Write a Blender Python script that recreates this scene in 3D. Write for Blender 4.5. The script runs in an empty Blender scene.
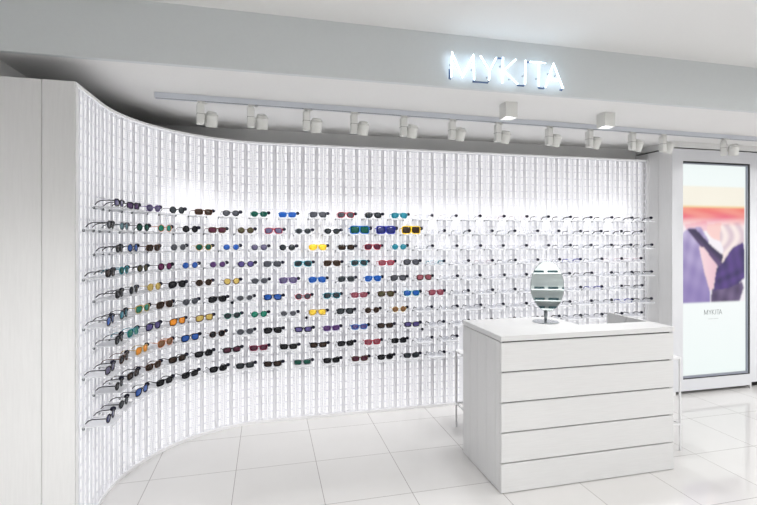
import bpy, bmesh, math, random
from mathutils import Vector, Matrix
PI = math.pi
C = bpy.context.scene.collection
random.seed(7)

# ------------------------------------------------------------------ materials
def mat(name, col, rough=.5, metal=0., spec=.5, emit=None, estr=0., coat=0., trans=0., noise=None, alpha=1.):
    m = bpy.data.materials.new(name); m.use_nodes = True
    nt = m.node_tree; b = nt.nodes['Principled BSDF']
    b.inputs['Base Color'].default_value = (*col, 1)
    b.inputs['Roughness'].default_value = rough
    b.inputs['Metallic'].default_value = metal
    b.inputs['Specular IOR Level'].default_value = spec
    b.inputs['Coat Weight'].default_value = coat
    b.inputs['Transmission Weight'].default_value = trans
    b.inputs['Alpha'].default_value = alpha
    if emit:
        b.inputs['Emission Color'].default_value = (*emit, 1)
        b.inputs['Emission Strength'].default_value = estr
    # light procedural variation so that no surface is dead flat
    sc, amt, stretch = noise or (9., .03, (1, 1, 1))
    tc = nt.nodes.new('ShaderNodeTexCoord'); mp = nt.nodes.new('ShaderNodeMapping')
    mp.inputs['Scale'].default_value = stretch
    nz = nt.nodes.new('ShaderNodeTexNoise'); nz.inputs['Scale'].default_value = sc; nz.inputs['Detail'].default_value = 4
    mx = nt.nodes.new('ShaderNodeMix'); mx.data_type = 'RGBA'
    mx.inputs[6].default_value = (*[c*(1-amt) for c in col], 1)
    mx.inputs[7].default_value = (*[min(1, c*(1+amt)) for c in col], 1)
    nt.links.new(tc.outputs['Object'], mp.inputs['Vector']); nt.links.new(mp.outputs[0], nz.inputs['Vector'])
    nt.links.new(nz.outputs['Fac'], mx.inputs[0]); nt.links.new(mx.outputs[2], b.inputs['Base Color'])
    return m

M = {}
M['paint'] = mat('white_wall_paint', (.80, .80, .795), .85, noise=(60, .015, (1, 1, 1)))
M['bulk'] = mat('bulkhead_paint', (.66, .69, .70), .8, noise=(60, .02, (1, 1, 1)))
M['light_block'] = mat('light_absorbing_grey', (.16, .16, .165), .8)
M['metal'] = mat('white_coated_steel', (.88, .885, .925), .45, noise=(8, .01, (1, 1, 1)))
M['rail'] = mat('white_edge_trim', (.93, .93, .94), .4)
M['woodv'] = mat('white_stained_wood_upright', (.74, .74, .74), .5, noise=(30, .05, (4, 4, .25)))
M['woodh'] = mat('white_stained_wood_level', (.74, .74, .74), .5, noise=(30, .06, (.25, 4, 6)))
M['dark'] = mat('dark_gap', (.02, .018, .017), .9)
M['seam'] = mat('board_seam_backing', (.42, .39, .38), .9)
M['lamp'] = mat('white_lamp_housing', (.74, .745, .72), .45)
M['lampd'] = mat('lamp_joint_dark_grey', (.12, .12, .12), .6)
M['track'] = mat('grey_aluminium_track', (.66, .69, .75), .4, metal=.2)
M['steel'] = mat('brushed_chrome', (.62, .64, .66), .16, metal=1.)
M['darksteel'] = mat('dark_chrome', (.22, .24, .25), .2, metal=1.)
M['mirror'] = mat('mirror_glass', (.88, .975, .97), .015, metal=1., noise=(2, .0, (1, 1, 1)))
M['plate'] = mat('frosted_acrylic', (.90, .91, .94), .35, alpha=.62)
M['peg'] = mat('dark_shelf_peg', (.05, .07, .07), .5)
M['tag'] = mat('black_plastic_tag', (.008, .008, .022), .5, spec=.2)
M['tube_off'] = mat('blacked_out_tube', (.09, .15, .30), .4)
M['neon'] = mat('lit_neon_glass', (.9, .95, 1), .3, emit=(.66, .84, 1), estr=4.5)
M['back'] = mat('backlight_sheet', (.5, .5, .5), .6, emit=(.985, .985, 1), estr=.60)
M['lens_on'] = mat('lit_lamp_lens', (1, 1, 1), .3, emit=(.95, .93, 1), estr=4)
M['stool'] = mat('white_powder_coat', (.82, .82, .83), .35)
M['frame'] = mat('light_grey_lacquer', (.72, .73, .76), .4)
M['blackmetal'] = mat('black_glazing_bead', (.012, .014, .016), .35)
M['gasket'] = mat('grey_glazing_bead', (.30, .32, .38), .3, metal=.4)
M['shelfdark'] = mat('dark_goods', (.02, .05, .06), .5)
M['ink'] = mat('grey_print', (.25, .27, .27), .8)

# floor: big glossy porcelain tiles laid in a square grid
def floor_mat():
    m = bpy.data.materials.new('glossy_floor_tile'); m.use_nodes = True
    nt = m.node_tree; b = nt.nodes['Principled BSDF']; N = nt.nodes.new; L = nt.links.new
    b.inputs['Roughness'].default_value = .07; b.inputs['Specular IOR Level'].default_value = .5
    tc = N('ShaderNodeTexCoord'); sep = N('ShaderNodeSeparateXYZ'); L(tc.outputs['Object'], sep.inputs[0])
    T = .5435
    def math_(op, a, v=None, w=None):
        n = N('ShaderNodeMath'); n.operation = op
        for i, x in enumerate((a, v, w)):
            if x is None: continue
            if isinstance(x, (int, float)): n.inputs[i].default_value = x
            else: L(x, n.inputs[i])
        return n.outputs[0]
    gs, cells = [], []
    for ax, off in (('X', .335), ('Y', 3.281)):
        t = math_('DIVIDE', math_('SUBTRACT', sep.outputs[ax], off), T)
        fr = math_('FRACT', t); cells.append(math_('FLOOR', t))
        d = math_('MINIMUM', fr, math_('SUBTRACT', 1., fr))
        gs.append(math_('LESS_THAN', d, .0035))
    g = math_('MAXIMUM', gs[0], gs[1])
    cv = N('ShaderNodeCombineXYZ'); L(cells[0], cv.inputs[0]); L(cells[1], cv.inputs[1])
    wn = N('ShaderNodeTexWhiteNoise'); L(cv.outputs[0], wn.inputs['Vector'])
    nz = N('ShaderNodeTexNoise'); nz.inputs['Scale'].default_value = 3.; nz.inputs['Detail'].default_value = 6
    L(tc.outputs['Object'], nz.inputs['Vector'])
    s = math_('ADD', math_('MULTIPLY', wn.outputs['Value'], .35), math_('MULTIPLY', nz.outputs['Fac'], .65))
    m1 = N('ShaderNodeMix'); m1.data_type = 'RGBA'; m1.inputs[6].default_value = (.64, .628, .618, 1); m1.inputs[7].default_value = (.71, .70, .69, 1)
    L(s, m1.inputs[0])
    m2 = N('ShaderNodeMix'); m2.data_type = 'RGBA'; m2.inputs[7].default_value = (.30, .28, .27, 1)
    L(m1.outputs[2], m2.inputs[6]); L(g, m2.inputs[0]); L(m2.outputs[2], b.inputs['Base Color'])
    return m
M['floor'] = floor_mat()

# ------------------------------------------------------------------ helpers
def tag(o, label=None, cat=None, group=None, kind=None):
    if label: o['label'] = label
    if cat: o['category'] = cat
    if group: o['group'] = group
    if kind: o['kind'] = kind
    return o
def link_mesh(name, me, m, parent=None):
    o = bpy.data.objects.new(name, me); C.objects.link(o)
    if m is not None and not me.materials: me.materials.append(m)
    if parent: o.parent = parent
    return o
def build(name, bm, m, parent=None, smooth=False):
    bmesh.ops.recalc_face_normals(bm, faces=bm.faces)
    me = bpy.data.meshes.new(name); bm.to_mesh(me); bm.free()
    if smooth:
        for p in me.polygons: p.use_smooth = True
    return link_mesh(name, me, m, parent)
def empty(name, loc, rz=0):
    o = bpy.data.objects.new(name, None); C.objects.link(o); o.location = loc; o.rotation_euler = (0, 0, rz)
    o.empty_display_size = .05
    return o
def box(bm, x0, y0, z0, x1, y1, z1, bev=0., mtx=None):
    r = bmesh.ops.create_cube(bm, size=1)
    vs = r['verts']
    for v in vs:
        v.co = Vector(((x0+x1)/2+v.co.x*(x1-x0), (y0+y1)/2+v.co.y*(y1-y0), (z0+z1)/2+v.co.z*(z1-z0)))
    if mtx: bmesh.ops.transform(bm, matrix=mtx, verts=vs)
    if bev:
        es = list({e for v in vs for e in v.link_edges})
        bmesh.ops.bevel(bm, geom=es, offset=bev, segments=2, affect='EDGES')
def tube(bm, pts, r, n=8, closed=False, cap=True, flat=None):
    """sweep of a round (or, with flat, elliptical) section along pts; r may be a list"""
    pts = [Vector(p) for p in pts]; k = len(pts); rings = []
    for i, p in enumerate(pts):
        if closed: d = pts[(i+1) % k]-pts[i-1]
        else: d = pts[min(i+1, k-1)]-pts[max(i-1, 0)]
        d.normalize()
        up = Vector((0, 0, 1)) if abs(d.z) < .9 else Vector((0, 1, 0))
        if closed: up = Vector((0, 1, 0))
        a = d.cross(up).normalized(); b = d.cross(a).normalized()
        ri = r[i] if isinstance(r, (list, tuple)) else r
        ring = []
        for j in range(n):
            t = 2*PI*j/n
            ring.append(bm.verts.new(p+a*math.cos(t)*ri*(flat[0] if flat else 1)+b*math.sin(t)*ri*(flat[1] if flat else 1)))
        rings.append(ring)
    m = k if closed else k-1
    for i in range(m):
        A, B = rings[i], rings[(i+1) % k]
        for j in range(n): bm.faces.new((A[j], A[(j+1) % n], B[(j+1) % n], B[j]))
    if cap and not closed:
        bm.faces.new(rings[0][::-1]); bm.faces.new(rings[-1])
def lathe(bm, prof, n=24, mtx=None):
    rings = []
    for r, z in prof:
        rings.append([bm.verts.new((r*math.cos(2*PI*j/n), r*math.sin(2*PI*j/n), z)) for j in range(n)])
    for A, B in zip(rings, rings[1:]):
        for j in range(n): bm.faces.new((A[j], A[(j+1) % n], B[(j+1) % n], B[j]))
    if prof[0][0] > 1e-5: bm.faces.new(rings[0][::-1])
    if prof[-1][0] > 1e-5: bm.faces.new(rings[-1])
    if mtx: bmesh.ops.transform(bm, matrix=mtx, verts=[v for r_ in rings for v in r_])
def bmnew(): return bmesh.new()
def struct(name, m, *boxes, parent=None, bev=0.):
    bm = bmnew()
    for b in boxes: box(bm, *b, bev=bev)
    o = build(name, bm, m, parent)
    if not parent: o['kind'] = 'structure'
    return o

# ------------------------------------------------------------------ camera
yaw = math.atan(111/460)
cam = bpy.data.cameras.new('camera'); co = bpy.data.objects.new('camera', cam); C.objects.link(co)
co.location = (0, 0, 1.6); co.rotation_euler = (PI/2, 0, -yaw)
cam.sensor_width = 36; cam.lens = 460/757*36; cam.shift_y = -16.5/757; cam.clip_start = .02
bpy.context.scene.camera = co

# ------------------------------------------------------------------ room shell
CZ, UZ = 2.55, 2.885
WY, WX, SX = 4.07, -.976, 3.90        # display wall: straight part Y, left part X, right end
struct('floor', M['floor'], (-4, -3.2, -.08, 8, 5.0, 0))
struct('ceiling_lower', M['paint'], (-4, 2.772, CZ, 8, 5.0, CZ+.5))
struct('ceiling_upper', M['paint'], (-4, -3.2, UZ, 8, 2.74, UZ+.1))
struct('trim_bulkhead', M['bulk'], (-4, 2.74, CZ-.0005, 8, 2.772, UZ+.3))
struct('wall_rear', M['paint'], (-1.5, 4.25, 0, 8, 4.4, CZ))
struct('wall_far_left', M['paint'], (-1.5, 2.785, 0, -1.40, 4.55, CZ))
struct('wall_opposite', M['paint'], (-4, -3.2, 0, 8, -3.05, UZ))
struct('wall_side_light_block', M['light_block'], (-4, -3.05, 0, -3.9, 2.69, UZ))  # unseen wall, added in dark grey to keep the left end darker
struct('wall_far_right', M['paint'], (7.9, -3.05, 0, 8, 5, UZ))

# left wall of tall white boards, seen face on beside the curve
wl = struct('wall_left', M['seam'], (-3.2, 2.715, 0, -.985, 2.74, 2.400))
def board(name, parent, m, b, bev=.0015):
    bm = bmnew(); box(bm, *b, bev=bev); return build(name, bm, m, parent)
xs = [-.9735, -1.1255, -1.60, -2.08, -2.56, -3.04]
for a, b_ in zip(xs, xs[1:]):
    board('board', wl, M['woodv'], (b_+.0012, 2.697, .0, a-.0012, 2.7149, 2.405))
board('edge_strip', wl, M['rail'], (-.985, 2.7152, 0, -.9735, 2.74, 2.405), 0)

# right wall of tall white boards running towards the camera
wr = struct('wall_right', M['seam'], (3.945, 3.80, 0, 3.96, 4.30, 2.47))
for y0, y1 in ((3.782, 3.948), (3.95, 4.075), (4.077, 4.28)):
    board('board', wr, M['woodv'], (3.93, y0, 0, 3.9445, y1, 2.475))

# ------------------------------------------------------------------ display wall
S_STR, R_ = .37, 1.0
CX, CY = WX+R_, WY-R_
def wall_pt(s, d=0.):
    """point, rotation about Z at arc position s, d metres out of the wall into the room"""
    if s < S_STR: return WX+d, 2.70+s, PI/2
    t = (s-S_STR)/R_
    if t < PI/2: return CX-(R_-d)*math.cos(t), CY+(R_-d)*math.sin(t), PI/2-t
    return CX+(s-S_STR-R_*PI/2), WY-d, 0.
S_END = S_STR+R_*PI/2+(SX-CX)
def sweep_wall(name, d0, d1, z0, z1, m, parent=None, s0=0., s1=None):
    s1 = s1 or S_END; n = 90; bm = bmnew(); rows = []
    for i in range(n+1):
        s = s0+(s1-s0)*i/n
        a = wall_pt(s, d0); b = wall_pt(s, d1)
        rows.append([bm.verts.new((a[0], a[1], z0)), bm.verts.new((b[0], b[1], z0)), bm.verts.new((b[0], b[1], z1)), bm.verts.new((a[0], a[1], z1))])
    for A, B in zip(rows, rows[1:]):
        for j in range(4): bm.faces.new((A[j], A[(j+1) % 4], B[(j+1) % 4], B[j]))
    bm.faces.new(rows[0]); bm.faces.new(rows[-1][::-1])
    return build(name, bm, m, parent)
wb = sweep_wall('wall_back', -.075, -.060, .0, 2.39, M['metal']); wb['kind'] = 'structure'
sweep_wall('backlight', -.0585, -.050, .02, 2.385, M['back'], wb)['label'] = 'lit white sheet behind the perforated steel'
sweep_wall('top_rail', -.075, .006, 2.3905, 2.405, M['rail'], wb)
sweep_wall('bottom_rail', -.045, .006, .0, .022, M['rail'], wb)

MOD = .12
def perforated_mesh():
    half = [3.2, 9.5, 15.0, 18.0, 23.5, 28, 42, 47.5, 59.8]
    xs_ = [-h for h in half[::-1]]+half
    holes_dot = {(9.5, 15.0), (18.0, 23.5)}; slot = (28, 42); slit = 3.2
    P = 69.5
    zb = [0, 3.2, 7, 10.7, 17.1, 24.6, 31, 38.5, 44.9, 52.4, 58.8, 62.5, 66.3]
    dots = [(3.2, 10.7), (17.1, 24.6), (31, 38.5), (44.9, 52.4), (58.8, 66.3)]
    npitch = 34
    verts, faces, idx = [], [], {}
    def V(x, y, z):
        k = (round(x, 2), round(y, 2), round(z, 2))
        if k not in idx: idx[k] = len(verts); verts.append((x/1000, y/1000, z/1000))
        return idx[k]
    z0 = 22.0
    for p in range(npitch):
        for i in range(len(zb)):
            za = zb[i]; zc = zb[i+1] if i+1 < len(zb) else P
            a, b = z0+p*P+za, z0+p*P+zc
            mid = (za+zc)/2
            isdot = any(u < mid < v for u, v in dots); isslot = 7 < mid < 62.5
            for xa, xb in zip(xs_, xs_[1:]):
                lo, hi = sorted((abs(xa), abs(xb)))
                if xa*xb < 0: 
                    continue                     # the open slit between the two angle irons
                if (lo, hi) in holes_dot and isdot: continue
                if (lo, hi) == slot and isslot: continue
                y = 3.5 if lo >= 47 else 0.
                faces.append((V(xa, y, a), V(xb, y, a), V(xb, y, b), V(xa, y, b)))
        a, b = z0+p*P, z0+(p+1)*P
        for x in (-47.5, 47.5): faces.append((V(x, 0, a), V(x, 3.5, a), V(x, 3.5, b), V(x, 0, b)))
        for x in (-3.2, 3.2): faces.append((V(x, 0, a), V(x, 5, a), V(x, 5, b), V(x, 0, b)))
    me = bpy.data.meshes.new('perforated_panel'); me.from_pydata(verts, [], faces); me.update()
    me.materials.append(M['metal'])
    return me
pm = perforated_mesh()
k = 0
while True:
    s = S_END-MOD/2-k*MOD
    if s < 0: break
    x, y, rz = wall_pt(s, 0)
    o = bpy.data.objects.new('perforated_panel', pm); C.objects.link(o)
    o.location = (x, y, 0); o.rotation_euler = (0, 0, rz); o.parent = wb
    k += 1

# ------------------------------------------------------------------ light box
lb = empty('advertising_light_box', (4.5, 3.78, 0))
tag(lb, 'tall backlit poster box with pale grey frame standing beside the right wall', 'light box')
def lpart(name, m, *bs, bev=0., parent=None):
    bm = bmnew()
    for b in bs: box(bm, b[0]-4.5, b[1]-3.78, b[2], b[3]-4.5, b[4]-3.78, b[5], bev=bev)
    return build(name, bm, m, parent or lb)
X0, X1, Z0, Z1 = 4.064, 4.925, .153, 2.356
lpart('frame', M['frame'], (3.932, 3.78, .036, X0, 3.86, 2.478), (X1, 3.78, .036, 4.945, 3.86, 2.478), (X0, 3.78, .036, X1, 3.86, Z0), (X0, 3.78, Z1, X1, 3.86, 2.478))
lpart('housing', M['frame'], (3.965, 3.862, .05, 4.94, 4.2, 2.47))
lpart('bead', M['blackmetal'], (X0+.001, 3.783, Z1-.016, X1-.001, 3.80, Z1-.001), (X1-.019, 3.783, Z0+.001, X1-.001, 3.80, Z1-.016), (X0+.001, 3.783, Z0+.001, X1-.019, 3.80, Z0+.010))['label'] = 'black glazing bead'
lpart('inner_bead', M['gasket'], (X0+.001, 3.785, Z1-.027, X1-.032, 3.802, Z1-.0165), (X1-.032, 3.785, Z0+.0105, X1-.0195, 3.802, Z1-.0165), (X0+.001, 3.785, Z0+.0105, X1-.032, 3.802, Z0+.030))
for x in (3.94, 4.905): lpart('leg', M['stool'], (x, 3.781, 0, x+.035, 3.80, .0358) if x < 4 else (4.933, 3.781, 0, 4.945, 3.80, .0358))
lpart('dark_base_fill', M['dark'], (3.98, 3.90, 0, 4.93, 4.2, .049))['label'] = 'dark block standing for the shade under the box'  # dark block in place of the shade beneath the raised box

def inside(poly, x, y):
    c = False; j = len(poly)-1
    for i in range(len(poly)):
        xi, yi = poly[i]; xj, yj = poly[j]
        if (yi > y) != (yj > y) and x < (xj-xi)*(y-yi)/(yj-yi)+xi: c = not c
        j = i
    return c
def mixc(a, b, t):
    t = max(0, min(1, t)); return tuple(p+(q-p)*t for p, q in zip(a, b))
def hexc(r, g, b): return tuple(((v/255)**2.2) for v in (r, g, b))
WHITE = hexc(246, 250, 250)
P_back = [(0, .30), (.10, .24), (.30, .22), (.42, .36), (.40, .50), (.50, .62), (.44, .80), (.45, 1.0), (0, 1.0)]
P_sleeve = [(.08, .25), (.22, .24), (.44, .40), (.58, .48), (.66, .52), (.62, .62), (.55, .64), (.40, .50), (.22, .36)]
P_fore = [(.27, .42), (.36, .44), (.47, .55), (.56, .62), (.53, .72), (.50, .86), (.44, .88), (.36, .70)]
P_top = [(.54, .66), (.66, .58), (.80, .44), (.98, .38), (1.0, .46), (1.0, .76), (.90, .82), (.74, .86), (.50, .88), (.52, .76)]
P_skirt = [(.47, .86), (.74, .85), (.96, .80), (.99, .86), (.92, 1.0), (.46, 1.0)]
P_hair = [(.62, .20), (.98, .16), (1.0, .38), (.86, .42), (.72, .54), (.60, .62), (.66, .46), (.60, .36)]
P_face = [(.40, .20), (.62, .18), (.66, .30), (.60, .37), (.48, .34), (.40, .28)]
P_man = [(.05, .20), (.38, .16), (.46, .26), (.30, .26), (.08, .27)]
def picture(p, q):
    n = math.sin(p*37+q*11)*.5+math.sin(p*13-q*29)*.5
    c = hexc(244, 238, 244)
    if q < .34: c = mixc(hexc(250, 226, 226), hexc(247, 241, 246), (q-.05)/.25)
    if inside(P_man, p, q): c = hexc(242, 196, 205)
    if inside(P_face, p, q): c = hexc(246, 205, 200)
    if inside(P_hair, p, q): c = mixc(hexc(248, 232, 228), hexc(216, 194, 204), .5+.5*math.sin(p*34+9*q+3*math.sin(q*14)))
    if inside(P_back, p, q): c = mixc(mixc(hexc(196, 184, 220), hexc(150, 134, 188), (q-.25)*1.6), hexc(128, 112, 172), .35+.35*n)
    if inside(P_skirt, p, q): c = mixc(hexc(70, 54, 92), hexc(112, 94, 132), .5+.5*n)
    if inside(P_top, p, q): c = mixc(hexc(84, 56, 132), hexc(44, 28, 88), .5+.3*math.sin(p*14+q*22+2*math.sin(q*17))+.2*math.sin(p*41-q*13))
    if inside(P_sleeve, p, q): c = mixc(hexc(92, 68, 116), hexc(48, 36, 76), .5+.5*math.sin(p*19-q*31))
    if inside(P_fore, p, q): c = mixc(hexc(246, 214, 218), hexc(232, 188, 204), (p-.3)/.3)
    if q < .22:
        w = .5+.5*math.sin(p*9+1.5*math.sin(q*40))
        band = mixc(hexc(240, 120, 88), hexc(232, 104, 128), q/.13)
        band = mixc(band, hexc(248, 176, 150), w*.45)
        fade = 1 if q < .12 else 1-(q-.12)/.10
        c = mixc(c, band, fade)
    return c
def poster():
    nx, nz = 84, 216; x0, x1, z0, z1 = X0+.002, X1-.033, Z0+.031, Z1-.028
    vs, fs, cols = [], [], []
    for j in range(nz+1):
        for i in range(nx+1): vs.append((x0+(x1-x0)*i/nx-4.5, 0.0225, z0+(z1-z0)*j/nz))
    for j in range(nz):
        for i in range(nx):
            a = j*(nx+1)+i; fs.append((a, a+1, a+nx+2, a+nx+1))
            u = (i+.5)/nx; v = (Z1-(z0+(z1-z0)*(j+.5)/nz))/(Z1-Z0)
            c = mixc(WHITE, hexc(233, 246, 243), abs(v-.5)*1.2)
            if u < .985:
                if .112 <= v < .203: c = hexc(244, 239, 224)
                elif .203 <= v < .212: c = hexc(240, 212, 160)
                elif .212 <= v < .652: c = picture(u/.985, (v-.20)/.452)
            cols.append(c)
    for it in range(2):
        new = list(cols)
        for j in range(1, nz-1):
            for i in range(1, nx-1):
                q = [cols[(j+dj)*nx+i+di] for dj, di in ((0, 0), (1, 0), (-1, 0), (0, 1), (0, -1))]
                new[j*nx+i] = tuple((2*q[0][c]+q[1][c]+q[2][c]+q[3][c]+q[4][c])/6 for c in range(3))
        cols = new
    me = bpy.data.meshes.new('poster'); me.from_pydata(vs, [], fs); me.update()
    ca = me.color_attributes.new('print', 'FLOAT_COLOR', 'CORNER')
    for p in me.polygons:
        for li in p.loop_indices: ca.data[li].color = (*cols[p.index], 1)
    m = bpy.data.materials.new('backlit_print'); m.use_nodes = True; nt = m.node_tree; b = nt.nodes['Principled BSDF']
    at = nt.nodes.new('ShaderNodeVertexColor'); at.layer_name = 'print'
    b.inputs['Base Color'].default_value = (.03, .03, .03, 1); b.inputs['Roughness'].default_value = .5; b.inputs['Specular IOR Level'].default_value = .2
    nt.links.new(at.outputs['Color'], b.inputs['Emission Color']); b.inputs['Emission Strength'].default_value = .78
    M['print'] = m
    return link_mesh('poster', me, m, lb)
po = poster(); po['label'] = 'backlit poster of two people embracing under a red band'

# letters as strokes (x right, z up), measured on the neon sign
LET = {
 'M': [[(1.137, 2.612), (1.141, 2.77), (1.213, 2.615), (1.289, 2.768), (1.294, 2.606)]],
 'Y': [[(1.337, 2.765), (1.402, 2.675), (1.398, 2.612)], [(1.451, 2.763), (1.402, 2.675)]],
 'K': [[(1.497, 2.768), (1.493, 2.601)], [(1.591, 2.764), (1.505, 2.684), (1.605, 2.603)]],
 'I': [[(1.662, 2.764), (1.659, 2.605)]],
 'T': [[(1.696, 2.757), (1.811, 2.759)], [(1.762, 2.757), (1.762, 2.60)]],
 'A': [[(1.811, 2.598), (1.872, 2.762), (1.945, 2.599)], [(1.836, 2.653), (1.920, 2.653)]]}
# the same word, small and thin, on the poster
bm = bmnew(); sc = .165/.82
for ps in LET.values():
    for p in ps:
        for a, b in zip(p, p[1:]):
            q = [((v[0]-1.54)*.28+4.466-4.5, .0205, (v[1]-2.60)*.31+.79) for v in (a, b)]
            tube(bm, q, .0021, 5)
build('lettering', bm, M['ink'], po)
bm = bmnew()
for i in range(17):
    x = 4.405-4.5+i*.0075
    if i not in (8,): box(bm, x, .019, .745, x+.005, .022, .750)
build('small_print', bm, mat('pale_grey_print', (.55, .57, .57), .8), po)

struct('trim_added_fascia', M['paint'], (3.945, 3.792, 2.492, 8, 3.81, CZ-.0005), (3.945, 3.8105, 2.492, 3.96, 4.249, CZ-.0005))  # added strip that catches front light where the ceiling behind renders dark
struct('trim_gap_shade', M['dark'], (3.965, 3.83, 2.479, 8, 4.2, 2.491))  # dark strip stands in for the shade in the gap above the box
nb = empty('wall_unit', (5.4, 3.79, 0)); tag(nb, 'pale grey wall unit cut off by the right edge beside the light box', 'cabinet')
bm = bmnew(); box(bm, -.448, 0, .06, .6, .4, 2.478, bev=.002); build('body', bm, M['frame'], nb)
bm = bmnew(); box(bm, -.42, .06, 0, .6, .4, .0595); build('dark_base_fill', bm, M['dark'], nb)

# ------------------------------------------------------------------ neon sign
ns = empty('neon_sign', (1.54, 2.735, 2.6)); tag(ns, 'lit white neon sign reading MYKITA on the bulkhead', 'sign')
def np_(v, y=0.): return (v[0]*.989-1.54, y, 1.6+(v[1]-1.6)*.989-2.6)
for ch, ps in LET.items():
    bm = bmnew()
    for p in ps:
        fine = []
        for a, b in zip(p, p[1:]):
            for t in range(6): fine.append(tuple(a[q]+(b[q]-a[q])*t/6 for q in (0, 1)))
        fine.append(p[-1]); tube(bm, [np_(v, -.030) for v in fine], .0046, 8)
    build('letter_tube', bm, M['neon'], ns, True)['label'] = 'lit letter ' + ch
bm0 = [[(1.126, 2.663), (1.126, 2.600), (1.135, 2.600)], [(1.292, 2.606), (1.288, 2.596), (1.393, 2.597), (1.398, 2.610)], [(1.455, 2.763), (1.493, 2.764)], [(1.606, 2.603), (1.61, 2.596), (1.654, 2.597), (1.658, 2.603)],
       [(1.664, 2.756), (1.694, 2.757)], [(1.762, 2.598), (1.768, 2.59), (1.80, 2.59), (1.809, 2.598)], [(1.945, 2.598), (1.941, 2.588), (1.926, 2.592)]]
for p in bm0:
    bm = bmnew(); tube(bm, [np_(v, -.022) for v in p], .0058, 8); build('painted_tube', bm, M['tube_off'], ns, True)['label'] = 'dark blue painted linking tube'
for x, z in ((1.141, 2.70), (1.29, 2.68), (1.40, 2.64), (1.495, 2.72), (1.56, 2.64), (1.66, 2.67), (1.762, 2.66), (1.85, 2.70), (1.905, 2.69)):
    bm = bmnew(); lathe(bm, [(.006, 0), (.004, .006), (.0035, .022), (.0045, .026)], 10, Matrix.Translation((x*.989-1.54, .0045, 1.6+(z-1.6)*.989-2.6)) @ Matrix.Rotation(PI/2, 4, 'X'))
    build('standoff', bm, M['steel'], ns, True)

# ------------------------------------------------------------------ track lighting
def trk(x): return 3.305+(x+.72)*.027
a = math.atan(.027); rt = empty('lighting_track', (-.722, trk(-.72), 2.512), a)
tag(rt, 'long grey aluminium lighting track fixed under the lower ceiling', 'lighting track')
bm = bmnew(); box(bm, 0, -.017, 0, 6.4, -.011, .0375); box(bm, 0, .011, 0, 6.4, .017, .0375); box(bm, 0, -.011, .022, 6.4, .011, .0375)
build('channel', bm, M['track'], rt)
bm = bmnew(); box(bm, .001, -.0108, .004, 6.4, .0108, .0215); build('conductor', bm, M['dark'], rt)
bm = bmnew(); box(bm, -.004, -.018, -.001, -.0003, .018, .0378, bev=.001); build('end_cap', bm, M['frame'], rt)

def spotlight(first=None):
    r = empty('track_spotlight', (0, 0, 0))
    bm = bmnew(); box(bm, -.022, -.014, -.006, .030, .014, -.0005, bev=.002); lathe(bm, [(.013, -.018), (.013, -.006)], 14)
    box(bm, .022, -.006, -.014, .045, .006, -.006, bev=.002)
    build('adapter', bm, M['lamp'], r)
    bm = bmnew(); box(bm, -.024, -.024, -.155, .024, .024, -.0185, bev=.004); bd = build('driver_box', bm, M['lamp'], r)
    bm = bmnew(); box(bm, -.0246, -.0246, -.088, .0246, .0246, -.086); build('joint', bm, M['lampd'], bd)  # thin dark grey band round the driver box
    tilt = Matrix.Translation((.074, .012, -.112)) @ Matrix.Rotation(math.radians(24), 4, 'X')
    bm = bmnew(); lathe(bm, [(.0, .050), (.030, .050), (.034, .046), (.034, .036), (.0425, .034), (.0435, .026), (.0420, .020), (.039, -.042), (.041, -.046), (.036, -.046), (.032, -.028), (.0, -.028)], 32, tilt)
    hd = build('lamp_head', bm, M['lamp'], r)
    bm = bmnew(); lathe(bm, [(.0, -.032), (.030, -.032), (.030, -.030), (0, -.030)], 20, tilt); build('lamp_lens', bm, M['lens_on'], hd)
    bm = bmnew(); lathe(bm, [(.009, 0), (.009, .018)], 12, Matrix.Translation((.0245, .012, -.112)) @ Matrix.Rotation(PI/2, 4, 'Y')); build('pivot', bm, M['lamp'], r)
    return r
def copy_tree(o, parent=None):
    c = o.copy(); C.objects.link(c); c.parent = parent
    for ch in [x for x in KIDS.get(o.name, [])]: copy_tree(ch, c)
    return c
KIDS = {}
def reg(o):
    KIDS[o.name] = [x for x in bpy.data.objects if x.parent == o]
    for x in KIDS[o.name]: reg(x)
ORD = ['', 'first', 'second', 'third', 'fourth', 'fifth', 'sixth', 'seventh', 'eighth', 'ninth', 'tenth', 'eleventh', 'twelfth', 'thirteenth', 'fourteenth', 'fifteenth', 'sixteenth']
proto = spotlight(); reg(proto)
SPX = [-.442, -.112, .27, .618, 1.003, 1.402, 1.80, 2.275, 2.672, 3.115, 3.452, 4.16]
for i, x in enumerate(SPX):
    o = proto if i == 0 else copy_tree(proto)
    o.location = (x, trk(x), 2.512); o.rotation_euler = (0, 0, a)
    if i == 11: o.rotation_euler = (0, 0, -.9)
    if i == 0: o.rotation_euler = (0, 0, .25)
    lab = ('white track spotlight nearest the left end of the track' if i == 0 else
           'white track spotlight at far right in front of the light box, turned to face sideways' if i == 11 else
           'white track spotlight, %s from the left along the track' % ORD[i+1])
    tag(o, lab, 'spotlight', 'spotlights along the ceiling track')
    # the lamp itself
    ld = bpy.data.lights.new('spot_lamp', 'SPOT'); ld.energy = SPOT_W = 16; ld.spot_size = math.radians(78); ld.spot_blend = 1; ld.shadow_soft_size = .03
    ld.color = (1, .985, .97)
    lo = bpy.data.objects.new('spot_lamp', ld); C.objects.link(lo)
    rz = o.rotation_euler[2]
    lo.location = (x+.074*math.cos(rz)-.05*math.sin(rz), trk(x)+.074*math.sin(rz)+.05*math.cos(rz), 2.335)
    lo.rotation_euler = (math.radians(27), 0, rz)

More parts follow.
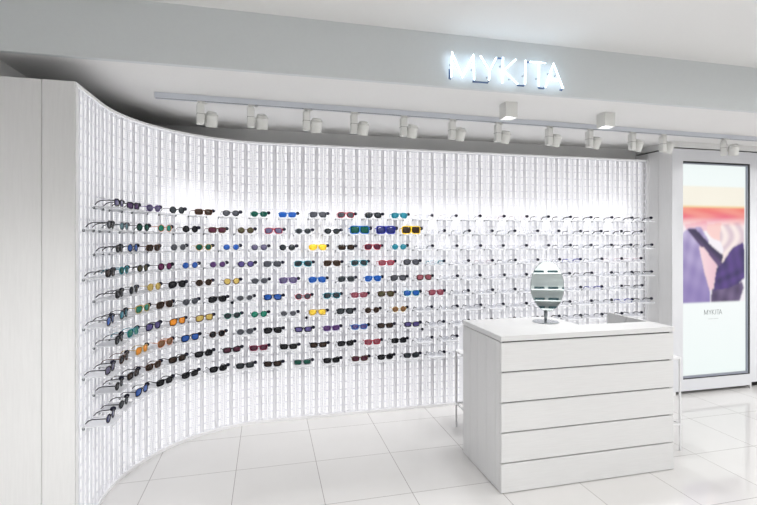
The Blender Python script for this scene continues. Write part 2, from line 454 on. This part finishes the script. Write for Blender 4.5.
for i, (x, y) in enumerate(((1.68, 2.99), (2.555, 3.06))):
    r = empty('cube_downlight', (x, y, CZ)); tag(r, ['white cube downlight on the ceiling below the neon sign', 'white cube downlight on the ceiling to the right of the neon sign'][i], 'ceiling light', 'cube downlights on the lower ceiling')
    bm = bmnew(); hw = .046
    box(bm, -hw, -hw, -.108, hw, -hw+.004, -.0003); box(bm, -hw, hw-.004, -.108, hw, hw, -.0003)
    box(bm, -hw, -hw+.004, -.108, -hw+.004, hw-.004, -.0003); box(bm, hw-.004, -hw+.004, -.108, hw, hw-.004, -.0003)
    box(bm, -hw+.004, -hw+.004, -.092, hw-.004, hw-.004, -.082)
    build('housing', bm, M['lamp'], r)
    bm = bmnew(); lathe(bm, [(.031, -.102), (.031, -.0925)], 24); build('lamp_lens', bm, M['lens_on'], r)
    ld = bpy.data.lights.new('down_lamp', 'SPOT'); ld.energy = 26; ld.spot_size = math.radians(80); ld.spot_blend = .8; ld.shadow_soft_size = .03
    lo = bpy.data.objects.new('down_lamp', ld); C.objects.link(lo); lo.location = (x, y, CZ-.115)

# ------------------------------------------------------------------ counter
ct = empty('cash_counter', (1.405, 2.59, 0)); tag(ct, 'white planked wooden sales counter with a notched top standing on the tiles', 'counter')
def cpart(name, m, b, bev=.002, parent=None):
    bm = bmnew(); box(bm, b[0]-1.405, b[1]-2.59, b[2], b[3]-1.405, b[4]-2.59, b[5], bev=bev); return build(name, bm, m, parent or ct)
FX0, FX1, FY = 1.405, 2.705, 2.588
zs = [.004, .187, .376, .5625, .7525, .940]
for i in range(5):
    cpart('front_board', M['woodh'], (FX0, FY, zs[i]+(.004 if i else 0), FX1, FY+.020, zs[i+1]-.004), .0035)
ys = [2.6085, 2.665, 2.79, 2.925, 3.035, 3.16]
for y0, y1 in zip(ys, ys[1:]): cpart('side_board', M['woodv'], (FX0+.001, y0+.0006, .004, FX0+.019, y1-.0006, .940), .0012)
cpart('carcass', M['dark'], (FX0+.0195, FY+.0205, .012, 2.118, 3.155, .9405), 0)
cpart('front_carcass', M['dark'], (2.1185, FY+.0205, .012, 2.688, 2.80, .9405), 0)
# one worktop with the notch
bm = bmnew()
out = [(0, -.0), (1.284, 0), (1.284, .212), (.717, .212), (.717, .572), (0, .572)]
lo_, hi_ = [], []
for x, y in out: lo_.append(bm.verts.new((x-.002, y-.004, .9455))); hi_.append(bm.verts.new((x-.002, y-.004, .978)))
bm.faces.new(lo_[::-1]); bm.faces.new(hi_)
for i in range(6): bm.faces.new((lo_[i], lo_[(i+1) % 6], hi_[(i+1) % 6], hi_[i]))
bmesh.ops.bevel(bm, geom=list(bm.edges), offset=.002, segments=2, affect='EDGES')
build('worktop', bm, M['woodh'], ct)
for i, (y0, y1) in enumerate(((2.586, 2.80), (2.803, 3.00), (3.003, 3.205))):
    cpart('end_panel_board', M['woodv'], (2.689, y0 if i else 2.6095, .004, 2.712, y1, .978), .0015)
cpart('end_cap_strip', M['woodh'], (2.6885, 2.5865, .9455, 2.712, 2.609, .978), .0015)

# ------------------------------------------------------------------ stools
def stool(x0, x1, y0, y1, H, label):
    r = empty('bar_stool', (x0, y0, 0)); tag(r, label, 'stool'); w, d = x1-x0, y1-y0; t = .013
    for (x, y) in ((0, 0), (w-t, 0), (0, d-t), (w-t, d-t)):
        bm = bmnew(); box(bm, x, y, 0, x+t, y+t, H-.018, bev=.002); build('leg', bm, M['stool'], r)
    bm = bmnew(); z = .195
    box(bm, t, 0, z, w-t, t*.8, z+.012); box(bm, t, d-t*.8, z, w-t, d, z+.012); box(bm, 0, t, z, t*.8, d-t, z+.012); box(bm, w-t*.8, t, z, w, d-t, z+.012)
    build('foot_rail', bm, M['stool'], r)
    bm = bmnew(); box(bm, -.002, -.002, H-.0178, w+.002, d+.002, H, bev=.004); build('seat', bm, M['stool'], r)
stool(1.53, 1.82, 3.33, 3.60, .645, 'white metal stool mostly hidden behind the left side of the counter')
stool(2.73, 2.995, 2.80, 3.09, .70, 'white metal stool standing at the right end of the counter')

# ------------------------------------------------------------------ table mirror
mr = empty('table_mirror', (1.955, 2.95, .978), 0); tag(mr, 'oval tabletop mirror on a round chrome foot, standing on the counter', 'mirror')
bm = bmnew(); lathe(bm, [(.0, .0005), (.092, .0005), (.094, .003), (.090, .006), (.045, .011), (.014, .019), (.0, .019)], 40); build('foot', bm, M['steel'], mr, True)
bm = bmnew(); lathe(bm, [(.011, .0192), (.009, .03), (.014, .05), (.013, .085), (.010, .098), (0, .098)], 20); build('stem', bm, M['darksteel'], mr, True)
TILT = Matrix.Translation((.012, -.004, .259)) @ Matrix.Rotation(-.33, 4, 'Z') @ Matrix.Rotation(math.radians(MIR_T := -3.), 4, 'X')
bm = bmnew(); n = 48; ra, rb = .116, .178; fr = []; bk = []
for j in range(n):
    t = 2*PI*j/n; sx, sz = math.cos(t), math.sin(t)
    fr.append(bm.verts.new((ra*sx, -.003, rb*sz))); bk.append(bm.verts.new((ra*sx, .0015, rb*sz)))
bm.faces.new(fr); bm.faces.new(bk[::-1])
for j in range(n): bm.faces.new((fr[j], bk[j], bk[(j+1) % n], fr[(j+1) % n]))
bmesh.ops.transform(bm, matrix=TILT, verts=bm.verts); build('mirror_glass', bm, M['mirror'], mr)
bm = bmnew(); tube(bm, [(ra*1.01*math.cos(2*PI*j/n), .0035, rb*1.01*math.sin(2*PI*j/n)) for j in range(n)], .002, 6, closed=True)
bmesh.ops.transform(bm, matrix=TILT, verts=bm.verts); build('rim', bm, M['steel'], mr, True)

# shelving on the wall behind the camera, seen only in the mirror
for j, z in enumerate((.79, .95, 1.16, 1.47)):
    r = empty('wall_shelf', (2.2, -3.05, z)); tag(r, 'long white shelf of dark goods on the wall facing the mirror, ' + ['lowest', 'second lowest', 'second highest', 'topmost'][j], 'shelf', 'shelves reflected in the mirror')
    bm = bmnew(); box(bm, -3.5, .0005, 0, 5, .22, .02); build('board', bm, M['rail'], r)
    bm = bmnew(); x = -3.4
    while x < 4.7:
        box(bm, x, .05, .0205, x+.18, .20, .062, bev=.006); x += .25
    build('goods', bm, M['shelfdark'], r)

# ------------------------------------------------------------------ eyewear
def outline(kind, n=26):
    """outline of the viewer's right lens (x outwards from the nose), centred on 0,0"""
    pts = []
    for j in range(n):
        t = 2*PI*j/n; c, s = math.cos(t), math.sin(t)
        if kind == 'round': x, z = .0235*c, .0235*s
        elif kind == 'panto': x, z = .0245*c*(1+.08*s), .0215*s
        elif kind == 'square':
            e = .62; x = .0275*math.copysign(abs(c)**e, c)*(1+.06*s); z = .0205*math.copysign(abs(s)**e, s)
        elif kind == 'aviator':
            x = .0285*math.copysign(abs(c)**.78, c)*(1+.12*s); z = .0235*math.copysign(abs(s)**.8, s)
            x += .004*(s < 0)*(-s)*1.0
            z += -.0025*(c > 0)*c*(s < 0)
        elif kind == 'shield':
            e = .42; x = .0345*math.copysign(abs(c)**e, c); z = .026*math.copysign(abs(s)**e, s)
            if c < 0 and s < 0: x += .010*(-s)
        elif kind == 'optic': x, z = .0255*c*(1+.05*s), .0195*math.copysign(abs(s)**.85, s)
        pts.append((x, z))
    return pts
SPEC = {'round': (.033, .0018), 'panto': (.033, .0024), 'square': (.0345, .0028), 'aviator': (.035, .0023), 'shield': (.0355, .0030), 'optic': (.0335, .0007)}
def wrap(x): return 1.4*x*x
MESH = {}
def eyewear_meshes(kind):
    if kind in MESH: return MESH[kind]
    off, r = SPEC[kind]; o = outline(kind); zc = -min(p[1] for p in o)+r+.0002
    D = {}
    def me(bm, nm, sm=True):
        bmesh.ops.recalc_face_normals(bm, faces=bm.faces)
        m_ = bpy.data.meshes.new(nm); bm.to_mesh(m_); bm.free()
        if sm:
            for p in m_.polygons: p.use_smooth = True
        m_.materials.append(M['tag']); return m_
    bm = bmnew()
    for sgn in (-1, 1):
        tube(bm, [(sgn*(off+x), wrap(off+x), z+zc) for x, z in o], r, 6, closed=True)
    xi = off+min(p[0] for p in o); bz = zc+(.010 if kind in ('aviator', 'square', 'shield') else .005)
    if kind == 'shield': tube(bm, [(-xi*2.2, .001, bz+.014), (0, 0, bz+.015), (xi*2.2, .001, bz+.014)], .0040, 8)
    tube(bm, [(-xi-.002, wrap(xi), bz-.002), (-xi*.5, 0, bz+.0015), (0, -.0005, bz+.0025), (xi*.5, 0, bz+.0015), (xi+.002, wrap(xi), bz-.002)], r*(1.7 if kind in ('square', 'aviator', 'shield') else 1.2), 6)
    if kind == 'aviator': tube(bm, [(-xi-.006, wrap(xi), zc+.0195), (0, 0, zc+.0205), (xi+.006, wrap(xi), zc+.0195)], r, 6)
    xo = off+max(p[0] for p in o)
    for sgn in (-1, 1): tube(bm, [(sgn*(xo-.001), wrap(xo), zc+.008), (sgn*(xo+.004), wrap(xo)+.001, zc+.010), (sgn*(xo+.0045), wrap(xo)+.006, zc+.010)], r*1.25, 6)
    D['frame'] = me(bm, kind+'_frame')
    for nm, sgn in (('lens_a', -1), ('lens_b', 1)):
        bm = bmnew(); c = bm.verts.new((sgn*off, wrap(off)-.0022, zc)); cb = bm.verts.new((sgn*off, wrap(off)-.0006, zc))
        ri = [bm.verts.new((sgn*(off+x*.55), wrap(off+x*.55)-.0015, z*.55+zc)) for x, z in o]
        ro = [bm.verts.new((sgn*(off+x), wrap(off+x), z+zc)) for x, z in o]
        n = len(o)
        for j in range(n):
            q = (j+1) % n
            bm.faces.new((c, ri[j], ri[q])); bm.faces.new((ri[j], ro[j], ro[q], ri[q])); bm.faces.new((cb, ro[q], ro[j]))
        D[nm] = me(bm, kind+'_lens')
    fat = 2.0 if kind == 'optic' else 1.0 if kind in ('aviator', 'round') else 1.25
    for nm, sgn in (('temple_a', -1), ('temple_b', 1)):
        bm = bmnew(); x = sgn*(xo+.0045); y0 = wrap(xo)+.006; z = zc+.010
        tube(bm, [(x, y0, z), (x-sgn*.001, y0+.04, z), (x-sgn*.004, y0+.078, z-.001), (x-sgn*.008, y0+.100, z-.008), (x-sgn*.011, y0+.118, max(.0035, z-.024))],
             [.0017*fat, .0015*fat, .0016*fat, .0019*fat, .0016*fat], 6, flat=(.8, 1.5))
        D[nm] = me(bm, kind+'_temple')
    bm = bmnew(); bmesh.ops.create_uvsphere(bm, u_segments=12, v_segments=8, radius=.0150)
    bmesh.ops.scale(bm, verts=bm.verts, vec=(1.0, 1.25, .92))
    bmesh.ops.translate(bm, verts=bm.verts, vec=(xo+.013, wrap(xo)+.014, zc+.012)); D['tag'] = me(bm, 'tag')
    MESH[kind] = D; return D

FR = {}
def frame_mat(name, col, metal=0.):
    if name not in FR: FR[name] = mat(name+'_frame', col, .35, spec=.3, metal=metal, alpha=.3 if name in ('clear', 'pink') else 1.)
    return FR[name]
COL = dict(black=(.012, .012, .014), brown=(.10, .045, .025), grey=(.18, .20, .22), silver=(.50, .52, .55), red=(.42, .01, .04), plum=(.28, .03, .08),
           blue=(.03, .17, .50), teal=(.03, .30, .38), gold=(.55, .40, .14), yellow=(.90, .60, .02), green=(.02, .16, .12), violet=(.16, .09, .30),
           clear=(.72, .72, .75), pink=(.75, .50, .52), copper=(.60, .24, .12), dblue=(.03, .04, .35))
LENS = dict(black=(.012, .013, .018), brown=(.05, .028, .018), grey=(.045, .055, .065), smoke=(.11, .115, .14), plum=(.12, .03, .06), blue=(.02, .14, .62),
            navy=(.02, .03, .20), teal=(.02, .30, .42), green=(.01, .12, .085), emerald=(.01, .32, .20), yellow=(.92, .62, .05), gold=(.62, .45, .12), orange=(.90, .30, .02),
            violet=(.13, .10, .34), purple=(.14, .06, .22), magenta=(.20, .03, .13), lilac=(.20, .18, .32), olive=(.11, .10, .05), copper=(.35, .17, .08), rose=(.42, .12, .16), ice=(.22, .42, .50))
LM = {}
def lens_mat(name):
    if name not in LM:
        if name == 'clear':
            m = bpy.data.materials.new('clear_demo_lens'); m.use_nodes = True; nt = m.node_tree; nt.nodes.remove(nt.nodes['Principled BSDF'])
            out_ = [x for x in nt.nodes if x.type == 'OUTPUT_MATERIAL'][0]
            t = nt.nodes.new('ShaderNodeBsdfTransparent'); g = nt.nodes.new('ShaderNodeBsdfGlossy'); g.inputs['Roughness'].default_value = .05
            mx = nt.nodes.new('ShaderNodeMixShader'); t.inputs[0].default_value = (.96, .965, .98, 1)
            mx.inputs[0].default_value = .06; nt.links.new(t.outputs[0], mx.inputs[1]); nt.links.new(g.outputs[0], mx.inputs[2]); nt.links.new(mx.outputs[0], out_.inputs[0])
            LM[name] = m
        else:
            mirr = name in ('blue', 'teal', 'emerald', 'orange', 'yellow', 'violet', 'navy', 'gold')
            # a graded tint: real sunglass lenses are darker at the brow
            kk = 1. if name in ('yellow', 'gold', 'orange') else .62
            m = mat(name+'_lens', tuple(c*kk for c in LENS[name]), .1, metal=.0, spec=.35, coat=.5 if mirr else .0)
            LM[name] = m
    return LM[name]
WORD = dict(black='black', brown='brown', grey='grey', smoke='smoke grey', plum='plum', blue='blue mirrored', navy='navy mirrored', teal='teal mirrored', green='dark green', emerald='bright green',
            yellow='yellow', gold='golden', orange='orange mirrored', violet='violet', purple='purple', magenta='magenta', lilac='lilac', olive='olive', copper='copper', rose='rose', ice='pale blue', clear='clear')
FWORD = dict(clear='clear', pink='pale pink', black='black', grey='grey', dblue='dark blue', violet='violet', silver='silver', teal='teal', brown='brown')
KW = dict(round='round', panto='rounded', square='square', aviator='aviator', shield='large shield', optic='')

CODE = {'r': 'round', 'p': 'panto', 'w': 'square', 'a': 'aviator', 's': 'shield'}
# every sunglasses row, left to right: shape/lens/frame
ROWS = [
 'w/violet/black w/purple/black p/lilac/violet r/grey/black w/brown/brown p/smoke/black p/green/green w/blue/blue a/smoke/grey a/smoke/red a/grey/black a/teal/teal',
 'p/smoke/black p/ice/grey r/green/black r/emerald/copper r/black/black w/plum/brown r/olive/brown a/lilac/red p/grey/grey p/grey/black s/green/blue s/navy/dblue s/brown/yellow',
 'w/black/black r/blue/black w/brown/brown r/smoke/silver r/green/gold r/blue/silver r/lilac/grey r/grey/black a/yellow/yellow w/brown/black a/plum/red r/teal/teal',
 'w/brown/black p/green/teal p/olive/black r/magenta/black r/blue/silver r/purple/silver r/violet/black a/smoke/grey a/grey/teal a/brown/brown a/grey/teal w/rose/red a/smoke/black',
 'w/black/black r/black/grey r/gold/gold a/black/black r/brown/brown r/gold/brown p/smoke/grey a/lilac/violet a/blue/blue a/grey/grey a/blue/blue a/smoke/black a/rose/brown',
 'a/blue/black a/teal/black a/emerald/gold a/brown/brown p/smoke/grey a/black/black p/smoke/silver a/blue/black r/smoke/red a/grey/teal w/rose/plum a/olive/brown a/blue/teal a/rose/plum',
 'a/black/black a/emerald/teal a/violet/black a/orange/black a/gold/brown p/grey/green r/emerald/green p/smoke/silver a/yellow/gold a/grey/black r/brown/brown r/copper/gold',
 'w/lilac/black a/black/brown a/orange/gold a/copper/copper a/blue/black r/black/brown p/smoke/grey a/black/black w/violet/black w/purple/violet w/violet/blue w/brown/black w/violet/black',
 'p/black/black w/brown/black w/brown/brown w/brown/black w/black/black w/plum/black w/plum/plum w/black/black w/brown/black w/black/black w/rose/red w/black/black',
 'p/navy/black p/grey/black a/blue/black w/black/black w/black/black w/black/black w/grey/black w/brown/black w/green/grey w/black/black w/plum/brown w/black/black w/grey/black']
# optical frames to the right of them
OPT = [
 'clear clear clear pink pink black black black black black black',
 'clear grey clear grey clear clear grey black black black',
 'grey clear clear clear clear clear grey grey grey black black',
 'teal clear pink grey clear clear dblue grey pink pink',
 'clear clear clear clear clear grey black clear grey black',
 'grey clear clear clear clear clear dblue clear black',
 'grey grey grey clear clear clear grey clear grey dblue black',
 'black clear clear clear clear black grey grey black grey',
 'clear black',
 'grey']
ODD = [.33, .575, .83, 1.083, 1.336, 1.587, 1.837, 2.085, 2.337]
EVEN = [.175, .425, .70, .955, 1.21, 1.462, 1.712, 1.962, 2.21]
flat_odd = S_STR+PI/2+(1.141-CX)
while len(ODD) < 23: ODD.append(flat_odd+.24*(len(ODD)-11))
while len(EVEN) < 23: EVEN.append(flat_odd+.12+.24*(len(EVEN)-12))
ROWZ = [1.785-.139*k for k in range(10)]
DEP = .120
# shelf mesh: frosted plate with an upturned back edge, and two pegs
bm = bmnew(); box(bm, -.080, -.150, -.003, .080, -.004, 0, bev=.0008); box(bm, -.080, -.150, -.010, .080, -.1475, -.0032); box(bm, -.080, -.0075, -.012, .080, -.004, -.0032)
pl_me = bpy.data.meshes.new('plate'); bm.to_mesh(pl_me); bm.free(); pl_me.materials.append(M['plate'])
peg_me = []
for sx in (-1, 1):
    bm = bmnew(); box(bm, sx*.074-.0025, -.0115, -.016, sx*.074+.0025, -.0005, -.0032, bev=.0008); box(bm, sx*.074-.002, -.0008, -.010, sx*.074+.002, .003, -.005)
    me = bpy.data.meshes.new('peg'); bm.to_mesh(me); bm.free(); me.materials.append(M['peg']); peg_me.append(me)
def ords(i, n): return ('%s from the left' % ORD[i+1]) if i < n/2 else (('%s from the right' % ORD[n-i]) if n-i > 1 else 'rightmost')
RW = ['top row', 'second row from the top', 'third row from the top', 'fourth row from the top', 'fifth row from the top', 'fifth row from the bottom', 'fourth row from the bottom', 'third row from the bottom', 'second row from the bottom', 'bottom row']
ROW_S = ['top row', 'second row', 'third row', 'fourth row', 'fifth row', 'sixth row', 'seventh row', 'eighth row', 'ninth row', 'tenth row']
def part(name, me, m, root):
    o = bpy.data.objects.new(name, me); C.objects.link(o); o.parent = root
    if m is not None:
        o.material_slots[0].link = 'OBJECT'; o.material_slots[0].material = m
    return o
def place(row, k, s, kind, lens, fr, n_left, n_right, iscol, seen_lens):
    t = max(0., (2.0-s)/1.8)
    z = ROWZ[row]*(1-t)+(1.803-.1347*row)*t-.030
    x, y, rz = wall_pt(s, 0.)
    rz_g = rz
    left = iscol
    n = n_left if left else n_right
    i = k if left else k-n_left
    if left: where = ('leftmost' if i == 0 else '%s from the left' % ORD[i+1])
    else: where = ('rightmost' if i == n-1 else '%s from the right' % ORD[n-i])
    sh = empty('display_shelf', (x, y, z), rz)
    tag(sh, 'small frosted shelf carrying the %s %s, %s' % (where, 'sunglasses' if left else 'eyeglasses', RW[row]), 'shelf', 'small frosted shelves in the %s' % ROW_S[row])
    part('plate', pl_me, None, sh)
    for me in peg_me: part('peg', me, None, sh)
    if kind is None: return
    jx = random.uniform(-.006, .006); jr = random.uniform(-.07, .07)
    gx = x+math.cos(rz)*jx+math.sin(rz)*(DEP); gy = y+math.sin(rz)*jx-math.cos(rz)*(DEP)
    D = eyewear_meshes(kind)
    root = empty('sunglasses' if left else 'eyeglasses', (gx, gy, z+.0003), rz_g+jr)
    root.scale = (1.22, .86, 1.28) if kind == 'shield' else (1.12, .86, 1.03)
    fm = frame_mat(fr, COL[fr]); lm = lens_mat(lens)
    if left: lab = '%s %s sunglasses, %s, %s' % (WORD[lens] if lens != 'black' else 'black-lensed', KW[kind], where, RW[row])
    else: lab = ('%s framed eyeglasses, %s, %s' if fr in ('clear', 'pink', 'teal', 'dblue') else 'thin eyeglasses with %s temples, %s, %s') % (FWORD[fr], where, RW[row])
    tag(root, lab, 'sunglasses' if left else 'eyeglasses', ('sunglasses' if left else 'optical eyeglasses')+' in the '+ROW_S[row])
    part('frame', D['frame'], fm if left or fr in ('clear', 'pink', 'teal', 'dblue') else frame_mat('silver', COL['silver']) if fr == 'grey' else frame_mat('grey', COL['grey']), root)
    for q in ('lens_a', 'lens_b'): part('lens', D[q], lm, root)
    for q in ('temple_a', 'temple_b'): part('temple', D[q], fm, root)
    part('security_tag', D['tag'], M['tag'], root)['label'] = 'round black security tag'
for row in range(10):
    slots = EVEN if row % 2 else ODD
    sun = ROWS[row].split(); opt = OPT[row].split()
    items = [(k, s) for k, s in enumerate(slots)]
    # drop what the counter hides: nothing of it shows
    nR = len(opt)
    for k, spec in enumerate(sun):
        c, l, f_ = spec.split('/'); place(row, k, slots[k], CODE[c], l, f_, len(sun), nR, True, True)
    free = slots[len(sun):]
    if row == 7: free = free[:1]+free[1:2]+free[-8:]      # the counter stands in front of the rest
    for i, f_ in enumerate(opt):
        if i >= len(free): break
        place(row, len(sun)+i, free[i], 'optic', 'clear', f_, len(sun), min(nR, len(free)), False, True)
    if row == 9:
        s = free[1]; x, y, rz = wall_pt(s)
        sh = empty('display_shelf', (x, y, ROWZ[9]-.03), rz); tag(sh, 'empty frosted shelf in the bottom row beside the counter', 'shelf', 'small frosted shelves in the tenth row')
        part('plate', pl_me, None, sh)
        for me in peg_me: part('peg', me, None, sh)

# loose black security tags hooked into the perforated wall
for sp, z, wh in ((1.62, 1.046, 'leftmost, below the fifth row from the bottom'), (2.247, .887, 'middle one, below the fourth row from the bottom'), (3.31, .738, 'rightmost, near the counter')):
    x, y, rz = wall_pt(sp, .001)
    r = empty('security_tag', (x, y, z), rz); tag(r, 'loose black security tag on the wall, ' + wh, 'security tag', 'loose security tags')
    bm = bmnew(); lathe(bm, [(0, 0), (.009, 0), (.0125, .004), (.0125, .012), (.009, .017), (0, .018)], 16, Matrix.Translation((0, -.012, 0)) @ Matrix.Rotation(PI/2, 4, 'X')); build('disc', bm, M['tag'], r, True)
    bm = bmnew(); lathe(bm, [(.003, .0), (.003, .0118)], 8, Matrix.Translation((0, 0, 0)) @ Matrix.Rotation(PI/2, 4, 'X')); build('pin', bm, M['steel'], r)

# ------------------------------------------------------------------ light
w = bpy.data.worlds.new('world'); bpy.context.scene.world = w; w.use_nodes = True
bg = w.node_tree.nodes['Background']; bg.inputs[0].default_value = (.95, .98, 1, 1); bg.inputs[1].default_value = .5
def area(name, loc, sx, sy, W, col=(1, 1, 1), rot=(0, 0, 0), spread=180):
    l = bpy.data.lights.new(name, 'AREA'); l.shape = 'RECTANGLE'; l.size = sx; l.size_y = sy; l.energy = W; l.color = col; l.spread = math.radians(spread)
    o = bpy.data.objects.new(name, l); C.objects.link(o); o.location = loc; o.rotation_euler = rot
    return o
# unseen fill lamps added under the upper ceiling to brighten the room
for x, y, W in ((-2.0, 1.5, 8), (-.7, .6, 46), (1.5, .0, 8), (3.4, .3, 20), (5.8, 1.4, 80), (2., -1.7, 55)):
    area('fill_lamp', (x, y, UZ-.02), 1.0, .5, W, (1, .995, .985), spread=125 if x < 0 else 175)

sc = bpy.context.scene
sc.view_settings.view_transform = 'Standard'; sc.view_settings.look = 'None'; sc.view_settings.gamma = 1
sc.view_settings.exposure = .32; sc.view_settings.use_curve_mapping = False
